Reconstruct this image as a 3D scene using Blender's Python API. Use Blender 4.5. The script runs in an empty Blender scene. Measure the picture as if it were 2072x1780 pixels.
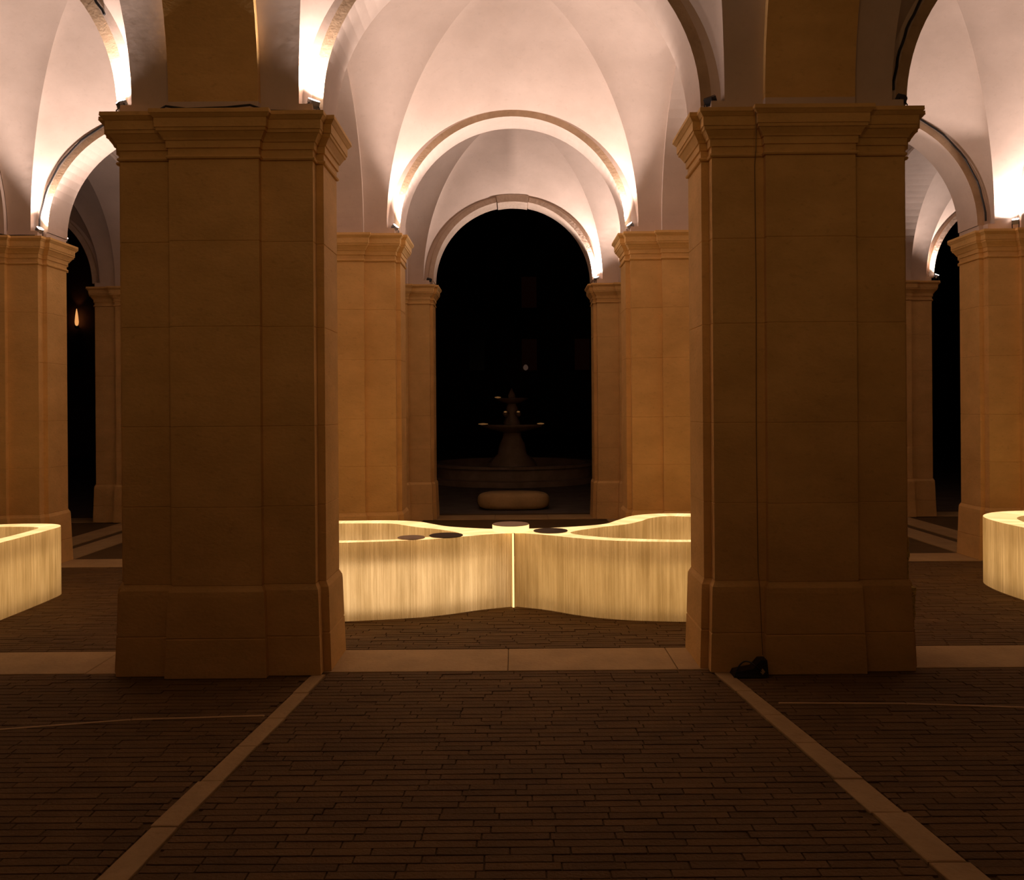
import bpy, math, random
from mathutils import Vector, Matrix

random.seed(7)
S = bpy.context.scene
COL = S.collection
PI = math.pi

# ------------------------------------------------------------------ camera
EYE = 1.65
FPX = 1735.0
cam_d = bpy.data.cameras.new('camera')
cam = bpy.data.objects.new('camera', cam_d)
COL.objects.link(cam)
cam_d.sensor_fit = 'HORIZONTAL'
cam_d.sensor_width = 36.0
cam_d.lens = FPX / 2072.0 * 36.0
cam_d.shift_x = -4.0 / 2072.0
cam_d.shift_y = -64.0 / 2072.0
cam_d.clip_start = 0.05
cam_d.clip_end = 300
cam.matrix_world = (Matrix.Translation((0, 0, EYE)) @ Matrix.Rotation(math.radians(90), 4, 'X')
                    @ Matrix.Rotation(math.radians(-0.42), 4, 'Z'))
S.camera = cam

# ------------------------------------------------------------------ world, exposure
W = bpy.data.worlds.new('night')
S.world = W
W.use_nodes = True
W.node_tree.nodes['Background'].inputs[0].default_value = (0.010, 0.008, 0.012, 1)
W.node_tree.nodes['Background'].inputs[1].default_value = 0.02
S.view_settings.view_transform = 'Standard'
S.view_settings.look = 'None'
S.view_settings.exposure = 0.0
S.view_settings.gamma = 1.0
S.view_settings.use_curve_mapping = False

LAMP_COL = (1.0, 0.82, 0.775)
HALL_FILL_COL = (1.0, 0.60, 0.24)
LAMP_W = 100.0
BENCH_COL = (1.0, 0.63, 0.30)

# ------------------------------------------------------------------ layout
BAY = 3.69           # width of the middle bay
BAY2 = 3.765          # width of the side bays
bayx = lambda k: 0.0 if k == 0 else math.copysign(BAY / 2 + BAY2 * (abs(k) - 0.5), k)
pierx = lambda k: math.copysign(BAY / 2 + BAY2 * (abs(k) - 1) / 2, k)      # k = -5, -3, -1, 1, 3, 5
HG = 1.198           # half of an arch opening
T = 0.40             # thickness of an arcade wall
FL = 0.09            # flank projection
PL = 0.14            # pilaster projection
PH = 0.278           # pilaster half width
CAPZ = 3.49          # top of the capitals
SPR = 3.56           # springing of arches and vaults
RING = 0.07          # bare face of the arch around the opening
YA, YB, YC = 5.44, 9.13, 12.82
YZ = -0.88 - T       # arcade behind the viewpoint
WTOP = 6.3

# ------------------------------------------------------------------ helpers
def mat_nodes(name):
    m = bpy.data.materials.new(name)
    m.use_nodes = True
    nt = m.node_tree
    return m, nt, nt.nodes['Principled BSDF']

def surf(name, c1, c2, rough=0.8, scale=2.5, bump=0.15, bscale=40.0, stretch=(1, 1, 1), tone=False, spots=0.0):
    m, nt, p = mat_nodes(name)
    g = nt.nodes.new('ShaderNodeNewGeometry')
    mp = nt.nodes.new('ShaderNodeMapping')
    mp.inputs['Scale'].default_value = stretch
    nt.links.new(g.outputs['Position'], mp.inputs['Vector'])
    n = nt.nodes.new('ShaderNodeTexNoise')
    n.inputs['Scale'].default_value = scale
    n.inputs['Detail'].default_value = 7
    n.inputs['Roughness'].default_value = 0.65
    nt.links.new(mp.outputs[0], n.inputs['Vector'])
    r = nt.nodes.new('ShaderNodeValToRGB')
    r.color_ramp.elements[0].position = 0.32
    r.color_ramp.elements[1].position = 0.68
    r.color_ramp.elements[0].color = (*c1, 1)
    r.color_ramp.elements[1].color = (*c2, 1)
    nt.links.new(n.outputs[0], r.inputs[0])
    colour = r.outputs[0]
    if spots > 0:
        n3 = nt.nodes.new('ShaderNodeTexNoise')
        n3.inputs['Scale'].default_value = 22
        n3.inputs['Detail'].default_value = 5
        nt.links.new(mp.outputs[0], n3.inputs['Vector'])
        r3 = nt.nodes.new('ShaderNodeValToRGB')
        r3.color_ramp.elements[0].position = 0.60
        r3.color_ramp.elements[1].position = 0.74
        nt.links.new(n3.outputs[0], r3.inputs[0])
        mx = nt.nodes.new('ShaderNodeMix')
        mx.data_type = 'RGBA'
        mx.blend_type = 'MULTIPLY'
        mul = nt.nodes.new('ShaderNodeMath')
        mul.operation = 'MULTIPLY'
        mul.inputs[1].default_value = spots
        nt.links.new(r3.outputs[0], mul.inputs[0])
        nt.links.new(mul.outputs[0], mx.inputs[0])
        nt.links.new(colour, mx.inputs[6])
        mx.inputs[7].default_value = (0.45, 0.38, 0.32, 1)
        colour = mx.outputs[2]
    if tone:
        at = nt.nodes.new('ShaderNodeAttribute')
        at.attribute_name = 'tone'
        mx = nt.nodes.new('ShaderNodeMix')
        mx.data_type = 'RGBA'
        mx.blend_type = 'MULTIPLY'
        mx.inputs[0].default_value = 1.0
        nt.links.new(colour, mx.inputs[6])
        nt.links.new(at.outputs['Color'], mx.inputs[7])
        colour = mx.outputs[2]
    nt.links.new(colour, p.inputs['Base Color'])
    p.inputs['Roughness'].default_value = rough
    p.inputs['Specular IOR Level'].default_value = 0.25
    if bump > 0:
        n2 = nt.nodes.new('ShaderNodeTexNoise')
        n2.inputs['Scale'].default_value = bscale
        n2.inputs['Detail'].default_value = 6
        nt.links.new(mp.outputs[0], n2.inputs['Vector'])
        b = nt.nodes.new('ShaderNodeBump')
        b.inputs['Strength'].default_value = bump
        b.inputs['Distance'].default_value = 0.02
        nt.links.new(n2.outputs[0], b.inputs['Height'])
        nt.links.new(b.outputs[0], p.inputs['Normal'])
    return m

def plain(name, c, rough=0.5, metal=0.0):
    m, nt, p = mat_nodes(name)
    p.inputs['Base Color'].default_value = (*c, 1)
    p.inputs['Roughness'].default_value = rough
    p.inputs['Metallic'].default_value = metal
    return m

def glow(name, c, strength):
    m = bpy.data.materials.new(name)
    m.use_nodes = True
    nt = m.node_tree
    nt.nodes.clear()
    e = nt.nodes.new('ShaderNodeEmission')
    o = nt.nodes.new('ShaderNodeOutputMaterial')
    e.inputs[0].default_value = (*c, 1)
    e.inputs[1].default_value = strength
    nt.links.new(e.outputs[0], o.inputs[0])
    return m

def mesh(name, V, F, mats, idx=None, smooth=False):
    me = bpy.data.meshes.new(name)
    me.from_pydata([tuple(v) for v in V], [], F)
    for m in (mats if isinstance(mats, (list, tuple)) else [mats]):
        me.materials.append(m)
    if idx:
        for p, i in zip(me.polygons, idx):
            p.material_index = i
    if smooth:
        for p in me.polygons:
            p.use_smooth = True
    me.update()
    return me

def obj(name, me, parent=None, loc=(0, 0, 0), rz=0.0):
    o = bpy.data.objects.new(name, me)
    COL.objects.link(o)
    o.location = loc
    o.rotation_euler = (0, 0, rz)
    if parent is not None:
        o.parent = parent
    return o

def tag(o, label=None, cat=None, group=None, kind=None):
    if label: o['label'] = label
    if cat: o['category'] = cat
    if group: o['group'] = group
    if kind: o['kind'] = kind
    return o

class MB:
    def __init__(s):
        s.V = []; s.F = []; s.I = []
    def add(s, V, F, i=0):
        n = len(s.V)
        s.V += [tuple(v) for v in V]
        for f in F:
            s.F.append([k + n for k in f]); s.I.append(i)
    def box(s, c, d, i=0, M=None):
        x, y, z = d[0] / 2, d[1] / 2, d[2] / 2
        V = [Vector((sx * x, sy * y, sz * z)) for sz in (-1, 1) for sy in (-1, 1) for sx in (-1, 1)]
        if M is not None: V = [M @ v for v in V]
        V = [v + Vector(c) for v in V]
        s.add(V, [(0, 2, 3, 1), (4, 5, 7, 6), (0, 1, 5, 4), (2, 6, 7, 3), (0, 4, 6, 2), (1, 3, 7, 5)], i)
    def lathe(s, prof, n=32, i=0, c=(0, 0, 0), cap=True):
        V = []; F = []
        for (r, z) in prof:
            for k in range(n):
                a = 2 * PI * k / n
                V.append((c[0] + r * math.cos(a), c[1] + r * math.sin(a), c[2] + z))
        m = len(prof)
        for j in range(m - 1):
            for k in range(n):
                k2 = (k + 1) % n
                F.append((j * n + k, j * n + k2, (j + 1) * n + k2, (j + 1) * n + k))
        if cap:
            F.append(tuple(reversed(range(n))))
            F.append(tuple((m - 1) * n + k for k in range(n)))
        s.add(V, F, i)
    def tube(s, pts, r, n=6, i=0):
        pts = [Vector(p) for p in pts]
        V = []; F = []
        up = Vector((0.13, 0.31, 0.94)).normalized()
        for j, p in enumerate(pts):
            t = (pts[min(j + 1, len(pts) - 1)] - pts[max(j - 1, 0)]).normalized()
            a = t.cross(up)
            if a.length < 0.05: a = t.cross(Vector((1, 0, 0)))
            a.normalize(); b = t.cross(a)
            for k in range(n):
                q = 2 * PI * k / n
                V.append(p + a * (r * math.cos(q)) + b * (r * math.sin(q)))
        for j in range(len(pts) - 1):
            for k in range(n):
                k2 = (k + 1) % n
                F.append((j * n + k, j * n + k2, (j + 1) * n + k2, (j + 1) * n + k))
        F.append(tuple(reversed(range(n))))
        F.append(tuple((len(pts) - 1) * n + k for k in range(n)))
        s.add(V, F, i)
    def mesh(s, name, mats, smooth=False):
        return mesh(name, s.V, s.F, mats, s.I, smooth)
    def build(s, name, mats, parent=None, loc=(0, 0, 0), rz=0.0, smooth=False):
        return obj(name, s.mesh(name, mats, smooth), parent, loc, rz)

def spline(pts, step, closed=True):
    P = [Vector((p[0], p[1])) for p in pts]
    n = len(P)
    fine = []
    rng = range(n) if closed else range(n - 1)
    for i in rng:
        if closed:
            p0, p1, p2, p3 = P[(i - 1) % n], P[i], P[(i + 1) % n], P[(i + 2) % n]
        else:
            p0, p1, p2, p3 = P[max(i - 1, 0)], P[i], P[i + 1], P[min(i + 2, n - 1)]
        for k in range(24):
            t = k / 24
            fine.append(0.5 * ((2 * p1) + (p2 - p0) * t + (2 * p0 - 5 * p1 + 4 * p2 - p3) * t * t + (3 * p1 - p0 - 3 * p2 + p3) * t ** 3))
    fine.append(fine[0].copy() if closed else P[-1].copy())
    L = [0]
    for a, b in zip(fine, fine[1:]): L.append(L[-1] + (b - a).length)
    N = max(8, int(round(L[-1] / step)))
    N += N % 2
    out = []
    j = 0
    for k in range(N if closed else N + 1):
        d = L[-1] * k / N
        while j < len(L) - 2 and L[j + 1] < d: j += 1
        f = (d - L[j]) / max(1e-9, L[j + 1] - L[j])
        out.append(fine[j].lerp(fine[j + 1], f))
    return out, L[-1]

# ------------------------------------------------------------------ materials
M_plaster = surf('vault_plaster', (0.54, 0.42, 0.335), (0.64, 0.505, 0.41), 0.9, 1.6, 0.10, 9.0, spots=0.10)
M_stone = surf('travertine', (0.62, 0.38, 0.13), (0.79, 0.495, 0.185), 0.75, 2.2, 0.16, 34.0, (1, 1, 1.6), spots=0.22)
M_arch = surf('arch_stone', (0.40, 0.27, 0.16), (0.54, 0.38, 0.24), 0.8, 5.0, 0.12, 40.0, spots=0.25)
M_archpale = surf('pale_arch_stone', (0.50, 0.37, 0.27), (0.62, 0.48, 0.37), 0.8, 5.0, 0.3, 28.0, spots=0.3)
M_brick = surf('floor_brick', (0.115, 0.064, 0.020), (0.16, 0.092, 0.030), 0.8, 3.0, 0.35, 70.0, tone=True)
M_mortar = surf('floor_mortar', (0.092, 0.052, 0.016), (0.13, 0.075, 0.024), 0.9, 2.0, 0.3, 50.0)
M_slab = surf('paving_travertine', (0.36, 0.235, 0.10), (0.48, 0.32, 0.14), 0.7, 3.0, 0.20, 40.0, spots=0.2)
M_black = plain('black_plastic', (0.006, 0.006, 0.006), 0.45)
M_grey = plain('lamp_aluminium', (0.30, 0.30, 0.30), 0.4, 0.8)
M_glass = glow('lamp_glass_lit', (1.0, 0.86, 0.84), 30.0)
M_off = plain('lamp_glass_unlit', (0.05, 0.05, 0.055), 0.15)
M_facade = surf('far_facade', (0.14, 0.07, 0.05), (0.20, 0.11, 0.08), 0.9, 1.0, 0.1, 8.0)
M_ground = surf('garden_gravel', (0.12, 0.09, 0.07), (0.18, 0.14, 0.11), 0.95, 3.0, 0.4, 60.0)
M_fount = surf('fountain_stone', (0.22, 0.15, 0.10), (0.34, 0.24, 0.17), 0.45, 4.0, 0.3, 25.0)

# ------------------------------------------------------------------ piers
def plan_outline():
    """cross shaped plan, counter-clockwise, y = 0 is the front wall face"""
    hw, fh = 0.647, 0.600
    front = [(-hw, 0), (-fh, 0), (-fh, -FL), (-PH, -FL), (-PH, -PL), (PH, -PL), (PH, -FL), (fh, -FL), (fh, 0), (hw, 0)]
    rear = [(-x, T - y) for x, y in front]
    return front + rear

PLAN = plan_outline()

def offset(plan, d):
    n = len(plan)
    out = []
    for i in range(n):
        a, b, c = Vector(plan[i - 1]), Vector(plan[i]), Vector(plan[(i + 1) % n])
        e1 = (b - a).normalized(); e2 = (c - b).normalized()
        n1 = Vector((e1.y, -e1.x)); n2 = Vector((e2.y, -e2.x))
        if abs(e1.dot(e2)) > 0.99: out.append(b + n1 * d)
        else: out.append(b + (n1 + n2) * d)
    return out

def prism(profile, plan=PLAN, chip=0.0):
    """profile: list of (z, projection) from bottom to top"""
    m = MB()
    n = len(plan)
    V = []
    for (z, d) in profile:
        V += [(p.x, p.y, z) for p in offset(plan, d)]
    F = []
    for j in range(len(profile) - 1):
        for k in range(n):
            k2 = (k + 1) % n
            F.append((j * n + k, j * n + k2, (j + 1) * n + k2, (j + 1) * n + k))
    F.append(tuple(reversed(range(n))))
    F.append(tuple((len(profile) - 1) * n + k for k in range(n)))
    m.add(V, F)
    return m

def course(z0, z1, d0=0.0, d1=0.0, e=0.004):
    return prism([(z0, d0 - e), (z0 + e, d0), (z1 - e, d1), (z1, d1 - e)])

JOINTS = [0.565, 1.05, 1.55, 2.17, 2.70, 3.205]
pier_meshes = []
pier_meshes.append(('plinth_course', course(0.0, 0.245, 0.036, 0.028, 0.006).mesh('plinth_course', M_stone)))
pier_meshes.append(('plinth_course', prism([(0.245, 0.021), (0.251, 0.027), (0.50, 0.020), (0.53, 0.017), (0.555, 0.004), (0.565, 0.0)]).mesh('plinth_course', M_stone)))
for a, b in zip(JOINTS, JOINTS[1:]):
    pier_meshes.append(('shaft_course', course(a, b).mesh('shaft_course', M_stone)))
pier_meshes.append(('capital', prism([(3.205, 0), (3.207, 0.0112), (3.216, 0.0160), (3.226, 0.0112), (3.229, 0.0024), (3.270, 0.0024), (3.272, 0.0128), (3.315, 0.0144),
                                      (3.317, 0.0224), (3.330, 0.0272), (3.362, 0.0480), (3.366, 0.0560), (3.384, 0.0576), (3.386, 0.0640), (3.440, 0.0656), (3.443, 0.0704),
                                      (3.462, 0.0848), (3.466, 0.0896), (CAPZ, 0.0880)]).mesh('capital', M_stone)))
impost_me = prism([(CAPZ, 0.0), (SPR, 0.0)]).mesh('impost_block', M_plaster)

PIER_GROUP = 'arcade piers'
def pier(x, y, label):
    e = bpy.data.objects.new('arcade_pier', None)
    COL.objects.link(e)
    e.location = (x, y, 0)
    e.empty_display_size = 0.3
    tag(e, label, 'pier', PIER_GROUP)
    for n, me in pier_meshes:
        obj(n, me, e)
    return e

H = BAY / 2
pier(-H, YA, 'dark stone pier with lit floodlights on both front corners of its ledge')
box_pier = pier(H, YA, 'dark stone pier with black power box and cable at its foot')
pier(-H, YB, 'warm lit stone pier directly behind the glowing bench with the pale tray')
pier(H, YB, 'warm lit stone pier directly behind the glowing bench without a pale tray')
pier(-H, YC, 'stone pier of the garden arcade with an unlit floodlight beside the fountain arch')
pier(H, YC, 'stone pier of the garden arcade with a lit floodlight beside the fountain arch')
pier(pierx(-3), YB, 'stone pier behind the glowing bench that has straight sides')
pier(pierx(3), YB, 'stone pier behind the glowing bench that has a rounded end')
pier(pierx(-3), YC, 'garden arcade pier with no lamp, beside the far flame-like wall light')
pier(pierx(3), YC, 'garden arcade pier with lit floodlight, farther out from the fountain arch')
for sx in (-1, 1):
    pier(pierx(sx * 3), YA, 'stone pier at the outer end of the front arcade')
    pier(pierx(sx * 5), YB, 'stone pier at the outer end of the middle arcade')
    pier(pierx(sx * 5), YC, 'stone pier at the outer end of the garden arcade')
    pier(sx * H, YZ, 'stone pier of the arcade that faces the dark front piers')
    pier(pierx(sx * 3), YZ, 'outer stone pier of the arcade that faces the dark front piers')

# raised ochre patch standing for the chipped corner of the power box pier
m = MB(); V = []; F = []
NR, NC = 26, 6
for i in range(NR + 1):
    z = 0.30 + 0.52 * i / NR
    base_ = 0.028 if z < 0.52 else 0.002
    env = max(0.0, math.sin(PI * i / NR)) ** 0.5
    for k in range(NC + 1):
        t = k / NC
        u = random.uniform(-0.005, 0.010) * env
        wd = (0.035 + 0.018 * math.sin(i * 1.3) + 0.012 * math.sin(i * 2.9)) * env
        if t < 0.5: p = (0.647 + base_ - wd * (1 - 2 * t), -base_ - 0.003 - u)
        else: p = (0.647 + base_ + 0.003 + u, -base_ + wd * (2 * t - 1))
        V.append((p[0], p[1], z))
for i in range(NR):
    for k in range(NC):
        q = i * (NC + 1) + k
        F.append((q, q + 1, q + NC + 2, q + NC + 1))
m.add(V, F)
m.build('chip_patch', surf('ochre_chip', (0.62, 0.44, 0.10), (0.80, 0.60, 0.18), 0.9, 14, 0.5, 60), box_pier)

# ------------------------------------------------------------------ arcade walls
def arch_wall_mesh(name, R=HG, n=48, ring=M_arch):
    """one bay of wall above the springing with a round opening; slot 0 plaster, slot 1 stone face"""
    m = MB()
    for (y, flip) in ((0.0, False), (T, True)):
        V = []; F = []; I = []
        for k in range(n + 1):
            a = PI * k / n
            c, s = math.cos(a), math.sin(a)
            V.append((R * c, y, SPR + R * s))
            V.append(((R + RING) * c, y, SPR + (R + RING) * s))
            V.append(((R + RING) * c if abs(c) < 0.985 else math.copysign(H, c), y, WTOP))
            if k in (0, n):
                V[-1] = (math.copysign(H, c), y, WTOP)
        for k in range(n):
            a = 3 * k; b = 3 * (k + 1)
            q1 = (a, b, b + 1, a + 1); q2 = (a + 1, b + 1, b + 2, a + 2)
            if flip: q1 = q1[::-1]; q2 = q2[::-1]
            m2 = len(m.V)
            F.append((q1, 1)); F.append((q2, 0))
        base = len(m.V)
        m.V += V
        for q, i in F:
            m.F.append([k + base for k in q][::-1]); m.I.append(i)
        # side pieces from ring foot to the bay edge
        for sx in (-1, 1):
            b0 = len(m.V)
            m.V += [(sx * (R + RING), y, SPR), (sx * H, y, SPR), (sx * H, y, WTOP)]
            f = [b0, b0 + 1, b0 + 2]
            m.F.append(f if (sx > 0) != flip else f[::-1]); m.I.append(0)
    V = []; F = []
    for k in range(n + 1):
        a = PI * k / n
        for y in (0.0, T):
            V.append((R * math.cos(a), y, SPR + R * math.sin(a)))
    for k in range(n):
        F.append((2 * k, 2 * k + 1, 2 * k + 3, 2 * k + 2))
    m.add(V, F, 0)
    m.add([(-H, 0, WTOP), (H, 0, WTOP), (H, T, WTOP), (-H, T, WTOP)], [(0, 1, 2, 3)], 0)
    return m.mesh(name, [M_plaster, ring])

arch_me = arch_wall_mesh('arch_wall')
def arcade(name, y, bays):
    w = bpy.data.objects.new(name, None)
    COL.objects.link(w)
    w.location = (0, y, 0)
    tag(w, kind='structure')
    for k in bays:
        a = obj('arch', arch_me, w, (bayx(k), 0, 0))
        if k: a.scale = (BAY2 / BAY, 1, 1)
    for k in (-5, -3, -1, 1, 3, 5):
        obj('impost_block', impost_me, w, (pierx(k), 0, 0))
    return w

arcade('wall_front', YA, range(-2, 3))
arcade('wall_middle', YB, range(-2, 3))
wall_garden = arcade('wall_garden', YC, range(-2, 3))
arcade('wall_back', YZ, range(-2, 3))

# stone ring with keystone on the garden arcade
def ring_piece(a0, a1, r0, r1, y0, y1, n):
    m = MB(); V = []; F = []
    for k in range(n + 1):
        a = a0 + (a1 - a0) * k / n
        for r, y in ((r0, y0), (r1, y0), (r1, y1), (r0, y1)):
            V.append((r * math.cos(a), y, SPR + r * math.sin(a)))
    for k in range(n):
        for j in range(4):
            F.append((4 * k + j, 4 * k + (j + 1) % 4, 4 * (k + 1) + (j + 1) % 4, 4 * (k + 1) + j))
    F.append((3, 2, 1, 0)); F.append((4 * n, 4 * n + 1, 4 * n + 2, 4 * n + 3))
    m.add(V, F)
    return m
key_me = ring_piece(math.radians(79), math.radians(101), HG - 0.025, HG + 0.085, -0.035, T + 0.02, 8).mesh('keystone', M_archpale)
left_me = ring_piece(math.radians(101.4), PI, HG - 0.012, HG + 0.06, -0.022, T + 0.01, 40).mesh('voussoir_ring', M_archpale)
right_me = ring_piece(0, math.radians(78.6), HG - 0.012, HG + 0.06, -0.022, T + 0.01, 40).mesh('voussoir_ring', M_archpale)
for k in range(-2, 3):
    obj('keystone', key_me, wall_garden, (bayx(k), 0, 0)).scale = (BAY2 / BAY if k else 1, 1, 1)
    obj('voussoir_ring', left_me, wall_garden, (bayx(k), 0, 0)).scale = (BAY2 / BAY if k else 1, 1, 1)
    obj('voussoir_ring', right_me, wall_garden, (bayx(k), 0, 0)).scale = (BAY2 / BAY if k else 1, 1, 1)

# ------------------------------------------------------------------ vaults
def vault_mesh(name, a, b, exx, exy, zc, band, wall_rise=HG + 0.07):
    m = MB()
    NS, NT = 56, 16
    def g(s): return zc * math.sqrt(max(0.0, 1 - s * s))
    def sweep(kind, sign):
        V = []; F = []
        for i in range(NS + 1):
            s = math.sin(-PI / 2 + PI * i / NS)
            if i in (0, NS): s = math.copysign(1, s)
            for j in range(NT + 1):
                t = j / NT
                if kind == 'y':
                    z1 = wall_rise * math.sqrt(max(0, 1 - s * s))
                    p = (a * s, sign * (b * abs(s) + (b + exy - b * abs(s)) * t))
                else:
                    z1 = band * math.sqrt(max(0, 1 - s * s))
                    p = (sign * (a * abs(s) + (a + exx - a * abs(s)) * t), b * s)
                z0 = g(s)
                w = t ** 1.5
                V.append((p[0], p[1], z0 + (z1 - z0) * w))
        for i in range(NS):
            for j in range(NT):
                q = i * (NT + 1) + j
                F.append((q, q + 1, q + NT + 2, q + NT + 1))
        m.add(V, F, 0)
    for sg in (-1, 1):
        sweep('y', sg); sweep('x', sg)
    return m.mesh(name, M_plaster, True)

def band_mesh(name, span, rise, n=48, thick=0.5, mat=M_plaster):
    """transverse arch: soffit half-ellipse of half span / rise, width of the pilasters"""
    m = MB(); V = []; F = []
    for k in range(n + 1):
        a = PI * k / n
        y, z = span * math.cos(a), rise * math.sin(a)
        y2, z2 = (span + thick) * math.cos(a), (rise + thick) * math.sin(a)
        V += [(-PH, y, z), (PH, y, z), (PH, y2, z2), (-PH, y2, z2)]
    for k in range(n):
        for j in range(4):
            F.append((4 * k + j, 4 * k + (j + 1) % 4, 4 * (k + 1) + (j + 1) % 4, 4 * (k + 1) + j))
    m.add(V, F)
    return m.mesh(name, mat, False)

AX = HG + 0.13
B1 = (YB - YA - T) / 2 - FL
BH = (YA - YZ - T) / 2 - FL
EXX = H - PH - AX
v_sq = vault_mesh('vault', AX, B1, EXX, FL + 0.002, 1.93, B1)
v_hall = vault_mesh('vault', AX, BH, EXX, FL + 0.002, 2.75, 2.6)
b_sq = band_mesh('transverse_arch', B1 + FL - PL, B1 + FL - PL)
b_hall = band_mesh('transverse_arch', BH + FL - PL, 2.5, mat=M_stone)
ceil = bpy.data.objects.new('ceiling', None)
COL.objects.link(ceil)
tag(ceil, kind='structure')
for yc, vm, bm_, ks in (((YA + T + YB) / 2, v_sq, b_sq, range(-2, 3)), ((YB + T + YC) / 2, v_sq, b_sq, range(-2, 3)),
                        ((YZ + T + YA) / 2, v_hall, b_hall, range(-2, 3))):
    for k in ks:
        obj('vault', vm, ceil, (bayx(k), yc, SPR)).scale = (BAY2 / BAY if k else 1, 1, 1)
    for k in (-5, -3, -1, 1, 3, 5):
        obj('transverse_arch', bm_, ceil, (pierx(k), yc, SPR))

# ------------------------------------------------------------------ floor
floor = MB()
floor.add([(-11, -3, -0.008), (11, -3, -0.008), (11, YC + T + 0.3, -0.008), (-11, YC + T + 0.3, -0.008)], [(0, 1, 2, 3)])
floor = tag(floor.build('floor', M_mortar), kind='structure')

def skew_x(y, x0, k):             # stone stripes run slightly askew in the hall
    return x0 + k * (5.36 - y)
LEFT_IN = lambda y: -(1.180 + 0.081 * (5.36 - y))
LEFT_OUT = lambda y: -(1.262 + 0.096 * (5.36 - y))
RIGHT_IN = lambda y: 1.228 + 0.111 * (5.36 - y)
RIGHT_OUT = lambda y: 1.318 + 0.136 * (5.36 - y)

def slab_poly(pts, zt, zb=-0.012, e=0.004):
    c = sum((Vector(p) for p in pts), Vector((0, 0))) / len(pts)
    top = []
    for p in pts:
        v = Vector(p); d = (c - v); top.append(v + d.normalized() * e * 1.4)
    n = len(pts)
    V = [(p[0], p[1], zb) for p in pts] + [(p[0], p[1], zt - 0.003) for p in pts] + [(p.x, p.y, zt) for p in top]
    F = [tuple(reversed(range(n)))]
    for r in (0, 1):
        for k in range(n):
            k2 = (k + 1) % n
            F.append((r * n + k, r * n + k2, (r + 1) * n + k2, (r + 1) * n + k))
    F.append(tuple(2 * n + k for k in range(n)))
    return V, F

def slab(pts, zt=0.004, name='stone_slab'):
    m = MB(); m.add(*slab_poly(pts, zt))
    return m.build(name, M_slab, floor)

for fin, fout in ((LEFT_IN, LEFT_OUT), (RIGHT_IN, RIGHT_OUT)):
    y = 5.34
    while y > 0.4:
        L = random.uniform(0.30, 0.42)
        y2 = y - L
        j = lambda: random.uniform(-0.006, 0.006)
        slab([(fin(y - 0.004) + j(), y - 0.004), (fout(y - 0.004) + j(), y - 0.004), (fout(y2) + j(), y2), (fin(y2) + j(), y2)][::-1 if fin(0) > 0 else 1], random.uniform(0.003, 0.006))
        y = y2
# thresholds between the piers
def thresholds(y0, y1, half, cuts, ks):
    for k in ks:
        xs = [-half] + cuts + [half]
        for a, b in zip(xs, xs[1:]):
            slab([(bayx(k) + a + 0.002, y0), (bayx(k) + b - 0.002, y0), (bayx(k) + b - 0.002, y1), (bayx(k) + a + 0.002, y1)], random.uniform(0.003, 0.005), 'threshold_slab')
thresholds(5.385, 5.875, HG + 0.03, [-0.05, 1.02], range(-2, 3))
thresholds(9.08, 9.56, HG + 0.03, [0.1], range(-2, 3))
thresholds(12.77, 13.26, HG + 0.03, [-0.3, 0.5], range(-2, 3))
# stone bands along the depth of the garden bays
for sx in (-1, 1):
    for xa in (1.36, 4.95, 5.45):
        y = 9.62
        while y < 12.6:
            y2 = min(y + 0.62, 12.72)
            pts = [(sx * xa, y), (sx * (xa + 0.36), y), (sx * (xa + 0.36), y2 - 0.005), (sx * xa, y2 - 0.005)]
            slab(pts if sx > 0 else pts[::-1], 0.004)
            y = y2
# thin stone line across the side parts of the hall
for sx, ya, yb, x0, x1 in ((-1, 4.63, 4.44, 1.36, 4.2), (1, 4.77, 4.66, 1.46, 4.2)):
    x = x0
    while x < x1:
        x2 = x + 0.7
        f = lambda q: ya + (yb - ya) * ((q - x0) / 1.4) ** 2 if q < x0 + 1.4 else yb - 0.19 * (q - x0 - 1.4)
        pts = [(sx * x, f(x) - 0.011), (sx * x2, f(x2) - 0.011), (sx * x2, f(x2) + 0.011), (sx * x, f(x) + 0.011)]
        slab(pts if sx > 0 else pts[::-1], 0.003)
        x = x2

# bricks
BL, BW = 0.262, 0.054
def hit_strip(xa, xb, y):
    for fin, fout in ((LEFT_IN, LEFT_OUT), (RIGHT_IN, RIGHT_OUT)):
        lo, hi = sorted((fin(y), fout(y)))
        if xa < hi and xb > lo: return lo, hi
    return None
def brick_box(m, xa, xb, ya, yb, zt, tone, tones, tilt=0.0):
    e = 0.0025
    V = [(xa, ya, -0.008), (xb, ya, -0.008), (xb, yb, -0.008), (xa, yb, -0.008),
         (xa + e, ya + e, zt - tilt), (xb - e, ya + e, zt + tilt), (xb - e, yb - e, zt + tilt), (xa + e, yb - e, zt - tilt)]
    m.add(V, [(0, 1, 5, 4), (1, 2, 6, 5), (2, 3, 7, 6), (3, 0, 4, 7), (4, 5, 6, 7)])
    tones += [tone] * 5
def set_tone(me, tones):
    at = me.color_attributes.new('tone', 'FLOAT_COLOR', 'CORNER')
    for p, t in zip(me.polygons, tones):
        for li in p.loop_indices:
            at.data[li].color = (t, t * 0.98, t * 0.95, 1)
near = []
stuff = MB(); stones = []
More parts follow.
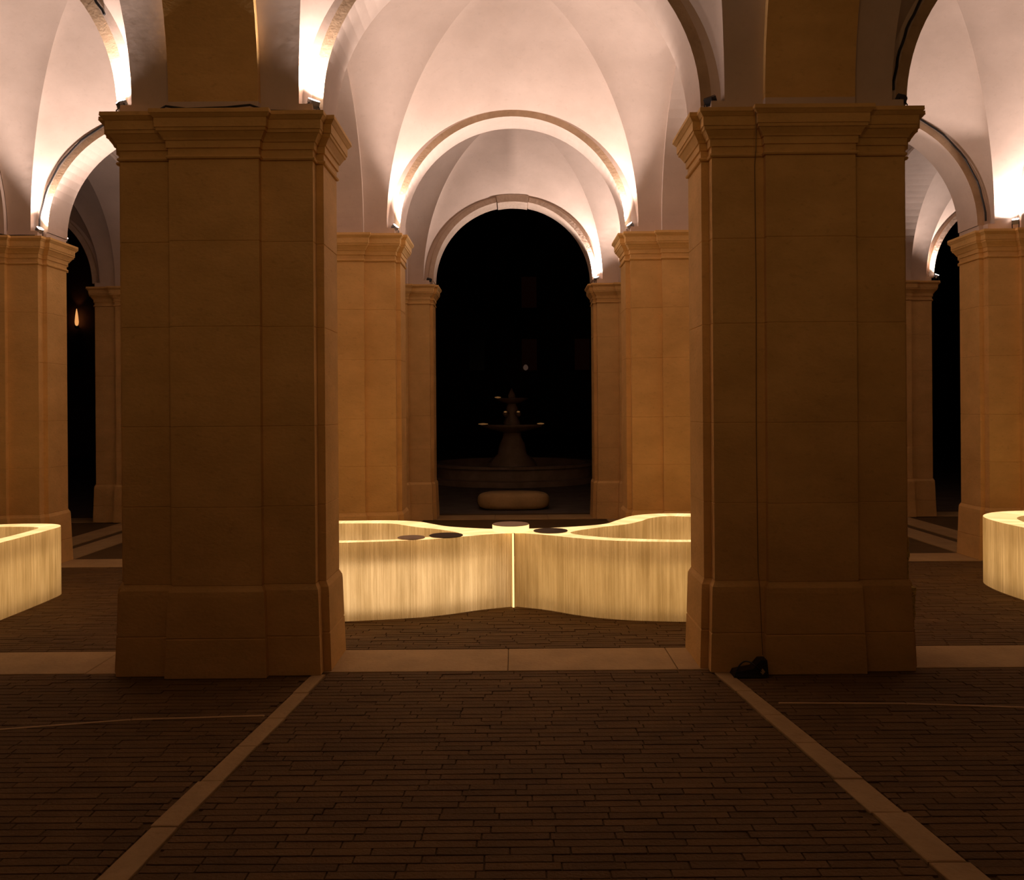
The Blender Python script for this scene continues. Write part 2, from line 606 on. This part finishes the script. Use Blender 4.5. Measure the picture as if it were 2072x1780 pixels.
def lay(y0, y1, x0, x1, strips=True):
    y = y0; row = 0
    while y < y1:
        x = x0 - random.uniform(0, BL)
        while x < x1:
            L = BL * random.uniform(0.82, 1.12)
            xa, xb = x + 0.0012, x + L - 0.0012
            x += L
            parts = [(xa, xb)]
            if strips:
                h = hit_strip(xa, xb, y + BW / 2)
                if h:
                    parts = []
                    if h[0] - xa > 0.05: parts.append((xa, h[0] - 0.007))
                    if xb - h[1] > 0.05: parts.append((h[1] + 0.007, xb))
            for p in parts:
                d = y + BW / 2
                px = abs((p[0] + p[1]) / 2) / d * FPX
                near.append((d if px < 1000 and d > 2.95 else 50 + d, p[0], p[1], y + 0.0012, y + BW - 0.0012))
        y += BW; row += 1
lay(2.2, 5.34, -4.0, 4.0)
near.sort()
first, rest = near[:300], near[300:]
variants = {}
for (d, xa, xb, ya, yb) in first:
    key = (round((xb - xa) / 0.02), random.randrange(4))
    if key not in variants:
        m = MB(); tn = []
        L = key[0] * 0.02
        brick_box(m, -L / 2, L / 2, -(BW / 2 - 0.0012), BW / 2 - 0.0012, 0.0, 0, tn, random.uniform(-0.001, 0.001))
        me = m.mesh('brick', M_brick)
        set_tone(me, [random.choice((0.82, 0.9, 1.0, 1.08))] * len(tn))
        variants[key] = me
    L = (xb - xa)
    o = obj('brick', variants[key], floor, ((xa + xb) / 2, (ya + yb) / 2, random.uniform(-0.002, 0.001)))
    o.scale = (L / (key[0] * 0.02), 1, 1)
near = []
lay(5.90, 9.05, -5.2, 5.2, False)
rest += near
tones = []
for (d, xa, xb, ya, yb) in rest:
    brick_box(stuff, xa, xb, ya, yb, random.uniform(-0.002, 0.001), random.uniform(0.82, 1.08), tones, random.uniform(-0.001, 0.001))
bp = stuff.build('brick_paving', M_brick, floor)
set_tone(bp.data, tones)
tag(bp, kind='stuff')

# ------------------------------------------------------------------ glowing pleated benches
BHGT = 0.615
def pleat_mat(name, base, emit, tr, ecol=BENCH_COL):
    m = bpy.data.materials.new(name)
    m.use_nodes = True
    nt = m.node_tree
    nt.nodes.clear()
    out = nt.nodes.new('ShaderNodeOutputMaterial')
    uv = nt.nodes.new('ShaderNodeUVMap')
    mp = nt.nodes.new('ShaderNodeMapping')
    mp.inputs['Scale'].default_value = (46, 1.1, 1)
    nt.links.new(uv.outputs[0], mp.inputs[0])
    n = nt.nodes.new('ShaderNodeTexNoise')
    n.inputs['Scale'].default_value = 1.0
    n.inputs['Detail'].default_value = 5
    n.inputs['Roughness'].default_value = 0.7
    nt.links.new(mp.outputs[0], n.inputs['Vector'])
    r = nt.nodes.new('ShaderNodeValToRGB')
    r.color_ramp.elements[0].position = 0.30
    r.color_ramp.elements[1].position = 0.72
    r.color_ramp.elements[0].color = (base[0] * 0.60, base[1] * 0.56, base[2] * 0.48, 1)
    r.color_ramp.elements[1].color = (*base, 1)
    nt.links.new(n.outputs[0], r.inputs[0])
    mp2 = nt.nodes.new('ShaderNodeMapping')
    mp2.inputs['Scale'].default_value = (5.0, 1.3, 1)
    nt.links.new(uv.outputs[0], mp2.inputs[0])
    n2 = nt.nodes.new('ShaderNodeTexNoise')
    n2.inputs['Scale'].default_value = 1.0
    n2.inputs['Detail'].default_value = 3
    nt.links.new(mp2.outputs[0], n2.inputs['Vector'])
    r2 = nt.nodes.new('ShaderNodeValToRGB')
    r2.color_ramp.elements[0].position = 0.35
    r2.color_ramp.elements[1].position = 0.65
    r2.color_ramp.elements[0].color = (0.76, 0.72, 0.64, 1)
    nt.links.new(n2.outputs[0], r2.inputs[0])
    mm = nt.nodes.new('ShaderNodeMix')
    mm.data_type = 'RGBA'; mm.blend_type = 'MULTIPLY'; mm.inputs[0].default_value = 1
    nt.links.new(r.outputs[0], mm.inputs[6])
    nt.links.new(r2.outputs[0], mm.inputs[7])
    class _O: outputs = [mm.outputs[2]]
    r = _O
    t = nt.nodes.new('ShaderNodeBsdfTranslucent')
    d = nt.nodes.new('ShaderNodeBsdfDiffuse')
    nt.links.new(r.outputs[0], t.inputs[0])
    nt.links.new(r.outputs[0], d.inputs[0])
    mx = nt.nodes.new('ShaderNodeMixShader')
    mx.inputs[0].default_value = tr
    nt.links.new(d.outputs[0], mx.inputs[1])
    nt.links.new(t.outputs[0], mx.inputs[2])
    e = nt.nodes.new('ShaderNodeEmission')
    mxc = nt.nodes.new('ShaderNodeMix')
    mxc.data_type = 'RGBA'; mxc.blend_type = 'MULTIPLY'; mxc.inputs[0].default_value = 1
    nt.links.new(r.outputs[0], mxc.inputs[6])
    mxc.inputs[7].default_value = (*ecol, 1)
    nt.links.new(mxc.outputs[2], e.inputs[0])
    e.inputs[1].default_value = emit
    ad = nt.nodes.new('ShaderNodeAddShader')
    nt.links.new(mx.outputs[0], ad.inputs[0])
    nt.links.new(e.outputs[0], ad.inputs[1])
    nt.links.new(ad.outputs[0], out.inputs[0])
    return m
M_pleat = pleat_mat('pleated_paper', (0.80, 0.70, 0.52), 0.22, 0.7)
M_pleat_top = pleat_mat('pleated_paper_edge', (0.95, 0.89, 0.76), 1.9, 0.6, (1.0, 0.70, 0.38))

def wall_strip(pts, per, z0, z1, amp, inward=False, levels=10):
    """pleated vertical wall along a closed outline"""
    n = len(pts)
    V = []; F = []; UV = []
    for k in range(n):
        a, b = pts[k - 1], pts[(k + 1) % n]
        t = (b - a).normalized()
        nr = Vector((t.y, -t.x))
        o = amp * (1 if k % 2 else -1) * random.uniform(0.5, 1.0)
        for l in range(levels + 1):
            f = l / levels
            V.append((pts[k].x + nr.x * o, pts[k].y + nr.y * o, z0 + (z1 - z0) * f))
            UV.append((per * k / n, (z1 - z0) * f))
    for k in range(n):
        k2 = (k + 1) % n
        for l in range(levels):
            q = [k * (levels + 1) + l, k2 * (levels + 1) + l, k2 * (levels + 1) + l + 1, k * (levels + 1) + l + 1]
            F.append(q[::-1] if inward else q)
    return V, F, UV

def uv_mesh(name, V, F, UV, mat):
    me = mesh(name, V, F, mat)
    ul = me.uv_layers.new(name='UVMap')
    for l in me.loops:
        ul.data[l.index].uv = UV[l.vertex_index]
    return me

def area2(p):
    return sum(p[i - 1].x * p[i].y - p[i].x * p[i - 1].y for i in range(len(p)))

def bench(outer, inner, label, power, col):
    e = bpy.data.objects.new('light_bench', None)
    COL.objects.link(e)
    tag(e, label, 'bench', 'glowing pleated benches')
    c = Vector((sum(p[0] for p in outer) / len(outer), sum(p[1] for p in outer) / len(outer)))
    e.location = (c.x, c.y, 0)
    lo = [(p[0] - c.x, p[1] - c.y) for p in outer]
    li = [(p[0] - c.x, p[1] - c.y) for p in inner]
    po, Lo = spline(lo, 0.0075)
    pi_, Li = spline(li, 0.0075)
    if area2(po) < 0: po.reverse()
    if area2(pi_) < 0: pi_.reverse()
    V, F, UV = wall_strip(po, Lo, 0.002, BHGT, 0.0028)
    obj('outer_wall', uv_mesh('outer_wall', V, F, UV, M_pleat), e)
    V, F, UV = wall_strip(pi_, Li, 0.002, BHGT, 0.0028, True)
    obj('inner_wall', uv_mesh('inner_wall', V, F, UV, M_pleat), e)
    # top between both outlines: each outer point joined to its nearest progress along the inner outline
    N = 420
    def resample(p, n):
        out = []
        m = len(p)
        for k in range(n):
            f = k * m / n; i = int(f); out.append(p[i].lerp(p[(i + 1) % m], f - i))
        return out
    ro = resample(po, N)
    # inner points matched by nearest, monotone
    idx = []
    start = min(range(len(pi_)), key=lambda j: (pi_[j] - ro[0]).length)
    cur = 0; m = len(pi_)
    for k in range(N):
        best, bj = 1e9, cur
        for j in range(cur, min(cur + 60, m) + 1):
            d = (pi_[(start + j) % m] - ro[k]).length
            if d < best: best, bj = d, j
        cur = bj
        idx.append(cur)
    V = []; UV = []; F = []
    for k in range(N):
        q = pi_[(start + idx[k]) % m]
        V += [(ro[k].x, ro[k].y, BHGT), (q.x, q.y, BHGT)]
        UV += [(Lo * k / N, 0), (Lo * k / N, 0.2)]
    for k in range(N):
        k2 = (k + 1) % N
        F.append((2 * k, 2 * k2, 2 * k2 + 1, 2 * k + 1))
    obj('seat_top', uv_mesh('seat_top', V, F, UV, M_pleat_top), e)
    # upright sheet of LEDs along the middle of the hollow wall
    V = []; F = []
    for k in range(0, N):
        q = pi_[(start + idx[k]) % m]
        mid = ro[k].lerp(q, 0.5)
        if (q - ro[k]).length > 0.34: mid = ro[k] + (q - ro[k]).normalized() * 0.17
        V += [(mid.x, mid.y, 0.07), (mid.x, mid.y, 0.45)]
    for k in range(N):
        k2 = (k + 1) % N
        F.append((2 * k, 2 * k2, 2 * k2 + 1, 2 * k + 1))
    obj('led_strip', mesh('led_strip', V, F, glow('led_glow', col, power)), e)
    return e

R_out = [(0.006, 7.12), (0.022, 7.122), (0.26, 7.0), (0.48, 6.83), (0.69, 6.71), (0.95, 6.63), (1.35, 6.585), (1.85, 6.62), (2.3, 6.9), (2.48, 7.4), (2.35, 7.95),
         (1.95, 8.25), (1.60, 8.36), (1.32, 8.33), (1.11, 8.18), (0.95, 7.90), (0.78, 7.62), (0.44, 7.45), (0.15, 7.38), (0.022, 7.358), (0.006, 7.34)]
R_in = [(0.46, 7.12), (0.70, 6.86), (1.05, 6.74), (1.41, 6.69), (1.80, 6.75), (2.15, 7.0), (2.26, 7.4), (2.10, 7.85), (1.75, 8.05), (1.46, 8.15), (1.27, 8.02), (1.14, 7.80), (0.98, 7.60), (0.74, 7.43)]
L_out = [(-0.030, 7.12), (-0.046, 7.122), (-0.27, 7.03), (-0.55, 6.87), (-0.77, 6.78), (-1.09, 6.71), (-1.40, 6.67), (-1.85, 6.70), (-2.28, 6.95), (-2.45, 7.35), (-2.3, 7.8),
         (-1.95, 7.97), (-1.55, 7.99), (-1.15, 7.99), (-0.89, 7.89), (-0.74, 7.72), (-0.60, 7.56), (-0.40, 7.45), (-0.20, 7.38), (-0.046, 7.358), (-0.030, 7.34)]
L_in = [(-0.46, 7.12), (-0.65, 6.97), (-0.84, 6.87), (-1.05, 6.80), (-1.40, 6.78), (-1.80, 6.83), (-2.12, 7.05), (-2.24, 7.35), (-2.1, 7.65), (-1.85, 7.77), (-1.5, 7.80), (-1.13, 7.77), (-0.97, 7.63), (-0.82, 7.49), (-0.64, 7.36)]
left_bench = bench(L_out, L_in, 'glowing pleated paper bench loop with a dark tray and a pale tray on its rim',
      1.95, (1.0, 0.69, 0.40))
bench(R_out, R_in, 'glowing pleated paper bench loop with only one dark tray near its tip',
      1.05, (1.0, 0.61, 0.25))
LL_out = [(-4.10, 6.25), (-4.08, 6.9), (-4.08, 7.5), (-4.12, 7.78), (-4.32, 7.93), (-4.75, 7.9), (-5.1, 7.6), (-5.2, 7.0), (-5.05, 6.4), (-4.6, 6.05), (-4.25, 6.07)]
LL_in = [(-4.24, 6.4), (-4.22, 6.9), (-4.22, 7.45), (-4.30, 7.70), (-4.70, 7.72), (-4.92, 7.5), (-5.0, 7.0), (-4.88, 6.5), (-4.55, 6.25)]
bench(LL_out, LL_in, 'glowing pleated paper bench with a straight side in front of an outer pier',
      1.15, (1.0, 0.62, 0.27))
RR_out = [(4.33, 6.75), (4.29, 7.2), (4.28, 7.65), (4.38, 8.02), (4.68, 8.30), (5.15, 8.36), (5.6, 8.1), (5.75, 7.5), (5.6, 6.9), (5.15, 6.5), (4.65, 6.5)]
RR_in = [(4.52, 6.9), (4.49, 7.25), (4.50, 7.60), (4.62, 7.88), (4.85, 8.04), (5.15, 8.06), (5.42, 7.9), (5.52, 7.5), (5.4, 7.0), (5.1, 6.72), (4.75, 6.72)]
bench(RR_out, RR_in, 'glowing pleated paper bench with a broad rounded end in front of an outer pier',
      1.2, (1.0, 0.62, 0.27))

m = MB(); m.box((-0.016 - left_bench.location.x, 7.104 - left_bench.location.y, BHGT / 2 + 0.001), (0.016, 0.02, BHGT - 0.006))  # added strip, its emission stands for the bright line at the seam
m.build('seam_glow', M_pleat_top, left_bench)

# round trays and the puck on the benches
M_felt = plain('dark_felt', (0.09, 0.065, 0.042), 0.9)
M_pale = surf('pale_tray', (0.42, 0.32, 0.22), (0.52, 0.41, 0.29), 0.6, 12, 0.1, 60)
def tray(x, y, r, h, mat_top, mat_side, label, z=BHGT, name='round_tray'):
    e = bpy.data.objects.new(name, None)
    COL.objects.link(e); e.location = (x, y, z + 0.001)
    tag(e, label, 'tray', 'round trays on the benches')
    m = MB(); m.lathe([(r - 0.004, 0), (r, 0.004), (r, h - 0.004)], 48, 0)
    m.build('rim', mat_side, e, smooth=False)
    m = MB(); m.lathe([(r, h - 0.004), (r - 0.003, h), (r - 0.012, h), (r - 0.016, h - 0.002)], 48, 0)
    m.build('top', mat_top, e)
    return e
tray(-0.035, 7.26, 0.155, 0.058, M_pale, M_pleat_top, 'thick round tray lying on the seam where both bench loops meet', name='round_tray')
tray(-0.56, 6.985, 0.138, 0.008, M_felt, M_felt, 'thin dark round tray on the rim beside the pale tray')
tray(0.30, 7.205, 0.145, 0.008, M_felt, M_felt, 'thin dark round tray alone on its bench, next to the seam')
tray(-0.83, 6.87, 0.110, 0.010, M_pale, M_pale, 'pale thin round tray on the bench rim')

# ------------------------------------------------------------------ floodlights on the ledges
def floodlight(x, y, facing, lean, on, label, power=1.0, tilt=0.30, cone=165, col=LAMP_COL):
    """facing -1: towards the viewer side of the arcade, +1: towards the garden; lean: x direction of the beam"""
    z = CAPZ
    e = bpy.data.objects.new('floodlight', None)
    COL.objects.link(e); e.location = (x, y, z)
    tag(e, label, 'floodlight', 'floodlights on the pier ledges')
    d = Vector((lean * 0.40, facing * tilt, 1.0)).normalized()
    q = d.to_track_quat('Z', 'Y').to_matrix().to_4x4()
    c = Vector((0, 0, 0.085))
    m = MB()
    m.box(c, (0.062, 0.05, 0.034), 0, q)
    for k in range(4):
        m.box(c + q @ Vector((0, -0.018 + 0.012 * k, -0.024)), (0.055, 0.004, 0.016), 0, q)
    m.build('housing', M_black if not on else M_grey, e)
    m = MB(); m.box(c + q @ Vector((0, 0, 0.021)), (0.056, 0.044, 0.004), 0, q)
    m.build('glass', M_glass if on else M_off, e)
    m = MB()
    m.tube([(-0.034, 0, 0.004), (-0.037, 0, 0.05), c + q @ Vector((-0.033, 0, 0))], 0.004)
    m.tube([(0.034, 0, 0.004), (0.037, 0, 0.05), c + q @ Vector((0.033, 0, 0))], 0.004)
    m.box((0, 0, 0.003), (0.075, 0.03, 0.006))
    m.build('bracket', M_black, e)
    if on:
        ld = bpy.data.lights.new('flood_beam', 'SPOT')
        ld.energy = LAMP_W * power
        ld.color = col
        ld.spot_size = math.radians(cone)
        ld.spot_blend = 0.6
        ld.shadow_soft_size = 0.03
        lo = bpy.data.objects.new('beam', ld)
        COL.objects.link(lo)
        lo.parent = e
        lo.matrix_local = Matrix.Translation(c + d * 0.04) @ (-d).to_track_quat('Z', 'Y').to_matrix().to_4x4()
    return e
FY = 0.055
XI = HG + 0.048
XO = HG - 0.02
# hall side of the front arcade
floodlight(-XI, YA - FY, -1, 0.9, True, 'lit floodlight on the front pier ledge beside the tall middle arch', 0.75)
floodlight(XI, YA - FY, -1, -0.9, False, 'unlit black floodlight above the power box pier, beside the middle arch')
floodlight(bayx(-1) + XI + 0.035, YA - FY, -1, -0.9, True, 'lit floodlight seen side-on at the outer ledge corner of a front pier', 0.75)
floodlight(bayx(1) - XI - 0.035, YA - FY, -1, 0.9, False, 'unlit floodlight at the outer ledge corner of the pier with the power box')
# vault between front and middle arcade
for sx, lb in ((-1, 'lit floodlight on the ledge behind the bench with a pale tray'), (1, 'lit floodlight on the ledge behind the bench with a single tray')):
    floodlight(sx * XI, YB - FY, -1, -sx * 2.2, True, lb, 1.25, 0.25, 130)
floodlight(-bayx(1) - XI - 0.035, YB - FY, -1, 1.8, True, 'lit floodlight on the ledge behind the straight-sided bench', 1.35, 0.25, 136)
floodlight(bayx(1) + XI + 0.30, YB - FL - 0.05, -1, -0.6, True, 'lit floodlight on the ledge behind the round-ended bench', 1.2)
floodlight(bayx(-1) + XI + 0.035, YB - FY, -1, -1.8, True, 'lit floodlight on the ledge hidden behind a front pier', 1.6, 0.25, 125)
floodlight(bayx(1) - XI - 0.035, YB - FY, -1, 0.9, True, 'lit floodlight on the ledge hidden behind the power box pier', 0.9)
for sx in (-1, 1):
    floodlight(sx * XI, YA + T + FY, 1, -sx * 0.9, True, 'lit floodlight on the garden-side ledge of a front pier', 0.45)
    floodlight(sx * XI, YZ + T + FY, 1, -sx * 0.9, True, 'added warm floodlight behind the viewpoint that lights the dark front piers', 0.36, 1.9, 130, HALL_FILL_COL)  # unseen warm fill pair, added to brighten the front pier faces
# vault between middle and garden arcade
floodlight(XI, YC - FY, -1, -0.9, True, 'lit floodlight on the garden arcade ledge beside the fountain arch', 1.9)
floodlight(-XI, YC - FY, -1, 0.9, False, 'unlit floodlight on the garden arcade ledge beside the fountain arch')
floodlight(bayx(1) + XI + 1.33, YC - FY, -1, 0.9, True, 'lit floodlight on the outer garden arcade ledge', 1.0)
floodlight(-bayx(1) - XI - 0.035, YB + T + FY, 1, 0.9, True, 'lit floodlight on the garden-side ledge of an outer pier', 0.35)

# ------------------------------------------------------------------ cables
def arch_cable(k, y, a0, a1, label, r=HG + RING + 0.012):
    pts = []
    n = 30
    for i in range(n + 1):
        a = math.radians(a0 + (a1 - a0) * i / n)
        w = 0.004 * math.sin(i * 1.7)
        pts.append((bayx(k) + BAY2 / BAY * (r + w) * math.cos(a), y, SPR + (r + w) * math.sin(a)))
    m = MB(); m.tube(pts, 0.009)
    return tag(m.build('cable', M_black), label, 'cable', 'cables along the arches')
arch_cable(-1, YB - 0.012, 178, 60, 'black cable along the arch above the straight-sided bench')
arch_cable(1, YB - 0.012, 2, 120, 'black cable along the arch above the round-ended bench')
arch_cable(-1, YA - 0.012, 28, 70, 'black cable along the front arch by the side-on floodlight')
arch_cable(1, YA - 0.014, 176, 110, 'thick black cable along the front arch by the power box pier', HG + RING + 0.02)

# loose cables lying on the ledges
def ledge_cable(pts, label):
    m = MB(); m.tube(pts, 0.007)
    return tag(m.build('cable', M_black), label, 'cable', 'cables on the ledges')
zc = CAPZ + 0.008
ledge_cable([(-H - 0.40, YA - FL - 0.055, zc), (-H - 0.33, YA - FL - 0.07, zc + 0.004), (-H - 0.27, YA - PL - 0.06, zc + 0.014), (-H - 0.15, YA - PL - 0.05, zc), (-H + 0.10, YA - PL - 0.07, zc),
             (-H + 0.25, YA - PL - 0.075, zc + 0.012), (-H + 0.33, YA - FL - 0.06, zc), (-H + 0.52, YA - FL - 0.04, zc)], 'black cable lying on the ledge between the two lit front floodlights')
ledge_cable([(pierx(-3) + 0.24, YB - PL - 0.05, zc + 0.012), (pierx(-3) + 0.32, YB - FL - 0.06, zc), (pierx(-3) + 0.45, YB - FL - 0.045, zc + 0.004), (pierx(-3) + 0.60, YB - FL - 0.05, zc)],
            'black cable on the ledge above the straight-sided bench')

# cable down the pier and power box at its foot
px = H - 0.335
py = YA - FL - 0.010
m = MB()
m.tube([(px - 0.02, py - 0.085, CAPZ + 0.010), (px - 0.02, py - 0.10, 3.46), (px - 0.01, py - 0.07, 3.36), (px, py - 0.03, 3.24), (px, py, 3.15), (px + 0.004, py, 2.4), (px - 0.002, py, 1.5),
        (px + 0.003, py, 0.62), (px + 0.003, py - 0.03, 0.54), (px + 0.008, py - 0.045, 0.3), (px + 0.01, py - 0.06, 0.12)], 0.0026)
tag(m.build('cable', plain('brown_cable', (0.20, 0.12, 0.04), 0.7)), 'thin black cable running down the pier to the power box', 'cable')

pb = bpy.data.objects.new('power_box', None)
COL.objects.link(pb); pb.location = (H - 0.40, YA - FL - 0.098, 0.006)
tag(pb, 'small black power box with looped cable at the foot of a pier', 'power box')
m = MB()
m.add([(-0.12, -0.05, 0), (0.09, -0.05, 0), (0.09, 0.06, 0), (-0.12, 0.06, 0), (-0.11, -0.04, 0.03), (0.0, -0.04, 0.05), (0.0, 0.05, 0.05), (-0.11, 0.05, 0.03),
       (0.045, -0.035, 0.10), (0.085, -0.035, 0.10), (0.085, 0.05, 0.10), (0.045, 0.05, 0.10)],
      [(3, 2, 1, 0), (0, 1, 9, 8, 5, 4), (1, 2, 10, 9), (2, 3, 7, 6, 11, 10), (3, 0, 4, 7), (4, 5, 6, 7), (5, 8, 11, 6), (8, 9, 10, 11)])
m.build('housing', M_black, pb)
m = MB()
m.tube([(-0.10 + 0.15 * i / 16, -0.02 + 0.03 * math.sin(i / 3), 0.03 + 0.055 * math.sin(PI * i / 16)) for i in range(17)], 0.005)
m.build('cable_loop', M_black, pb)
m = MB()
m.add([(0.036, -0.0515, 0.035), (0.052, -0.0515, 0.018), (0.068, -0.0500, 0.035), (0.052, -0.0480, 0.055), (0.052, -0.046, 0.035)], [(0, 1, 2, 3), (0, 4, 1), (1, 4, 2), (2, 4, 3), (3, 4, 0)])
m.build('label_plate', plain('pale_label', (0.5, 0.36, 0.2), 0.6), pb)

# ------------------------------------------------------------------ outside: bench stone, fountain, building
g = MB()
g.add([(-60, YC + T + 0.3, -0.03), (60, YC + T + 0.3, -0.03), (60, 70, -0.03), (-60, 70, -0.03)], [(0, 1, 2, 3)])
tag(g.build('garden_ground', M_ground), kind='structure')

m = MB()
V = []; F = []
NU, NV = 40, 14
for i in range(NV + 1):
    v = -PI / 2 + PI * i / NV
    cv = math.copysign(abs(math.cos(v)) ** 0.45, math.cos(v)); sv = math.copysign(abs(math.sin(v)) ** 0.6, math.sin(v))
    for k in range(NU):
        u = 2 * PI * k / NU
        cu = math.copysign(abs(math.cos(u)) ** 0.6, math.cos(u)); su = math.copysign(abs(math.sin(u)) ** 0.6, math.sin(u))
        V.append((0.60 * cv * cu, 0.26 * cv * su, 0.15 + 0.15 * sv))
for i in range(NV):
    for k in range(NU):
        k2 = (k + 1) % NU
        F.append((i * NU + k, i * NU + k2, (i + 1) * NU + k2, (i + 1) * NU + k))
m.add(V, F)
tag(m.build('stone_seat', M_slab, None, (-0.02, 14.3, -0.03), smooth=True), 'low rounded stone seat outside the fountain arch', 'seat')

f = bpy.data.objects.new('fountain', None)
COL.objects.link(f); f.location = (-0.05, 20.0, -0.03)
tag(f, 'dark tiered stone fountain with two dishes in the night garden', 'fountain')
m = MB(); m.lathe([(1.95, 0), (1.95, 0.12), (1.85, 0.14), (1.85, 0.36), (1.92, 0.38), (1.92, 0.44), (1.70, 0.44), (1.70, 0.20)], 48)
m.build('basin', M_fount, f)
m = MB(); m.lathe([(0.62, 0.2), (0.55, 0.45), (0.34, 0.62), (0.30, 0.85), (0.22, 1.0), (0.20, 1.15)], 24)
m.build('pedestal', M_fount, f, smooth=True)
m = MB(); m.lathe([(0.20, 1.12), (0.40, 1.17), (0.66, 1.24), (0.74, 1.29), (0.74, 1.31), (0.64, 1.29), (0.2, 1.22)], 40)
m.build('lower_dish', M_fount, f, smooth=True)
m = MB(); m.lathe([(0.16, 1.2), (0.20, 1.35), (0.13, 1.5), (0.15, 1.65), (0.09, 1.80)], 20)
m.build('stem', M_fount, f, smooth=True)
m = MB(); m.lathe([(0.08, 1.78), (0.25, 1.83), (0.38, 1.90), (0.38, 1.92), (0.30, 1.90), (0.05, 1.86)], 32)
m.build('upper_dish', M_fount, f, smooth=True)
m = MB(); m.lathe([(0.06, 1.86), (0.09, 1.98), (0.03, 2.1), (0.01, 2.15)], 16)
m.build('finial', M_fount, f, smooth=True)
for k in range(4):
    a = PI / 4 + PI / 2 * k
    m = MB(); m.lathe([(0.02, -0.07), (0.07, -0.03), (0.08, 0.02), (0.05, 0.07), (0.01, 0.09)], 12, 0, (0.20 * math.cos(a), 0.20 * math.sin(a), 1.55))
    m.build('carved_mask', M_fount, f, smooth=True)
M_glint = glow('fountain_glint', (1.0, 0.45, 0.14), 0.13)  # glints on the fountain put in as small emissive pieces
for (gx, gz, w) in ((-0.66, 1.325, 0.11), (0.66, 1.325, 0.08), (-0.32, 1.935, 0.07), (-0.15, 1.60, 0.035), (0.15, 1.60, 0.035)):
    m = MB(); m.lathe([(0.004, -0.02), (0.03, -0.008), (0.03, 0.008), (0.004, 0.02)], 10)
    g_ = m.build('rim_glint', M_glint, f, (gx, -0.28 if abs(gx) > 0.2 else -0.2, gz), smooth=True)
    g_.scale = (w / 0.03, 1, 1)
fl = bpy.data.lights.new('fountain_fill', 'POINT')  # added fill light that lifts the fountain out of the dark
fl.energy = 0.2; fl.color = (1.0, 0.5, 0.2); fl.shadow_soft_size = 0.05
flo = bpy.data.objects.new('fountain_fill', fl); COL.objects.link(flo); flo.parent = f; flo.location = (0.0, -1.2, 0.42)

# far palace wing with window bays
FD = 55.0
pal = bpy.data.objects.new('far_building', None)
COL.objects.link(pal); pal.location = (0, FD, 0)
tag(pal, 'nearly black palace front with faint windows beyond the garden', 'building')
m = MB(); m.box((0, 0.5, 9), (60, 1.0, 18.2))
m.build('wall', M_facade, pal)
m = MB(); m.box((0, 0.3, 18.3), (61, 2.2, 0.5)); m.build('cornice', M_facade, pal)
M_pane = plain('dark_pane', (0.004, 0.003, 0.003), 0.25)
M_dimpane = glow('dim_lit_pane', (1.0, 0.22, 0.08), 0.0022)
wx = lambda px_: (px_ - 1040) / FPX * FD
wz = lambda py_: EYE + (826 - py_) / FPX * FD
frame = MB()
for sx in (-1, 1):
    frame.box((sx * 0.56, -0.05, 0), (0.16, 0.12, 2.1))
frame.box((0, -0.07, 1.12), (1.5, 0.2, 0.16)); frame.box((0, -0.07, -1.05), (1.4, 0.2, 0.12))
frame_me = frame.mesh('window_frame', M_facade)
pane = MB(); pane.box((0, -0.01, 0), (0.96, 0.04, 2.0))
pane_me = pane.mesh('pane', M_pane); pane_lit = pane.mesh('pane', M_dimpane)
for iy, pyy in enumerate((466, 592, 718)):
    for ix in range(-6, 7):
        x, z = wx(1072 + 106.5 * ix), wz(pyy)
        w = obj('window', frame_me, pal, (x, 0, z))
        lit = (ix, iy) in ((0, 1), (0, 2), (1, 2))
        obj('pane', pane_lit if lit else pane_me, w, (0, 0, 0))
m = MB(); m.lathe([(0.05, 0), (0.14, 0.08), (0.16, 0.2), (0.10, 0.32), (0.03, 0.36)], 14)
lm = m.build('window_lamp', glow('far_lamp_glow', (1.0, 0.55, 0.38), 0.045), None, (wx(1064), FD - 0.6, wz(750)), smooth=True)
tag(lm, 'tiny pale lamp glowing at a window of the dark far building', 'lamp')

# flame-like wall light on the side wing
SD = 30.0
sx_, sz_ = (153 - 1040) / FPX * SD, EYE + (826 - 652) / FPX * SD
wing = bpy.data.objects.new('garden_wing', None)
COL.objects.link(wing); wing.location = (-18, SD + 0.3, 0)
tag(wing, 'black side wing of the palace behind the garden arcade', 'building')
m = MB(); m.box((0, 0.5, 6), (9, 1.0, 12)); m.build('wall', M_facade, wing)
m = MB(); m.box((0, 0.3, 12.2), (9.6, 1.6, 0.4)); m.build('cornice', M_facade, wing)
l = bpy.data.objects.new('wall_lantern', None)
COL.objects.link(l); l.location = (sx_, SD + 0.12, sz_)
tag(l, 'flame-like orange lantern on the dark wing beyond the arcade', 'lantern')
m = MB(); m.lathe([(0.02, 0), (0.055, 0.05), (0.065, 0.14), (0.05, 0.32), (0.03, 0.48), (0.008, 0.60)], 16)
m.build('bulb', glow('lantern_glow', (1.0, 0.42, 0.13), 0.85), l, smooth=True)
m = MB(); m.lathe([(0.02, -0.1), (0.07, -0.06), (0.08, -0.005)], 16); m.box((0, 0.10, -0.06), (0.03, 0.2, 0.03))
m.build('bracket', M_black, l)
ll = bpy.data.lights.new('lantern_light', 'SPOT'); ll.energy = 1.2; ll.color = (1, 0.4, 0.12); ll.spot_size = math.radians(70); ll.spot_blend = 0.8; ll.shadow_soft_size = 0.04
lo = bpy.data.objects.new('lantern_beam', ll); COL.objects.link(lo); lo.parent = l; lo.location = (0, -0.02, 0.56); lo.rotation_euler = (math.radians(165), 0, 0)
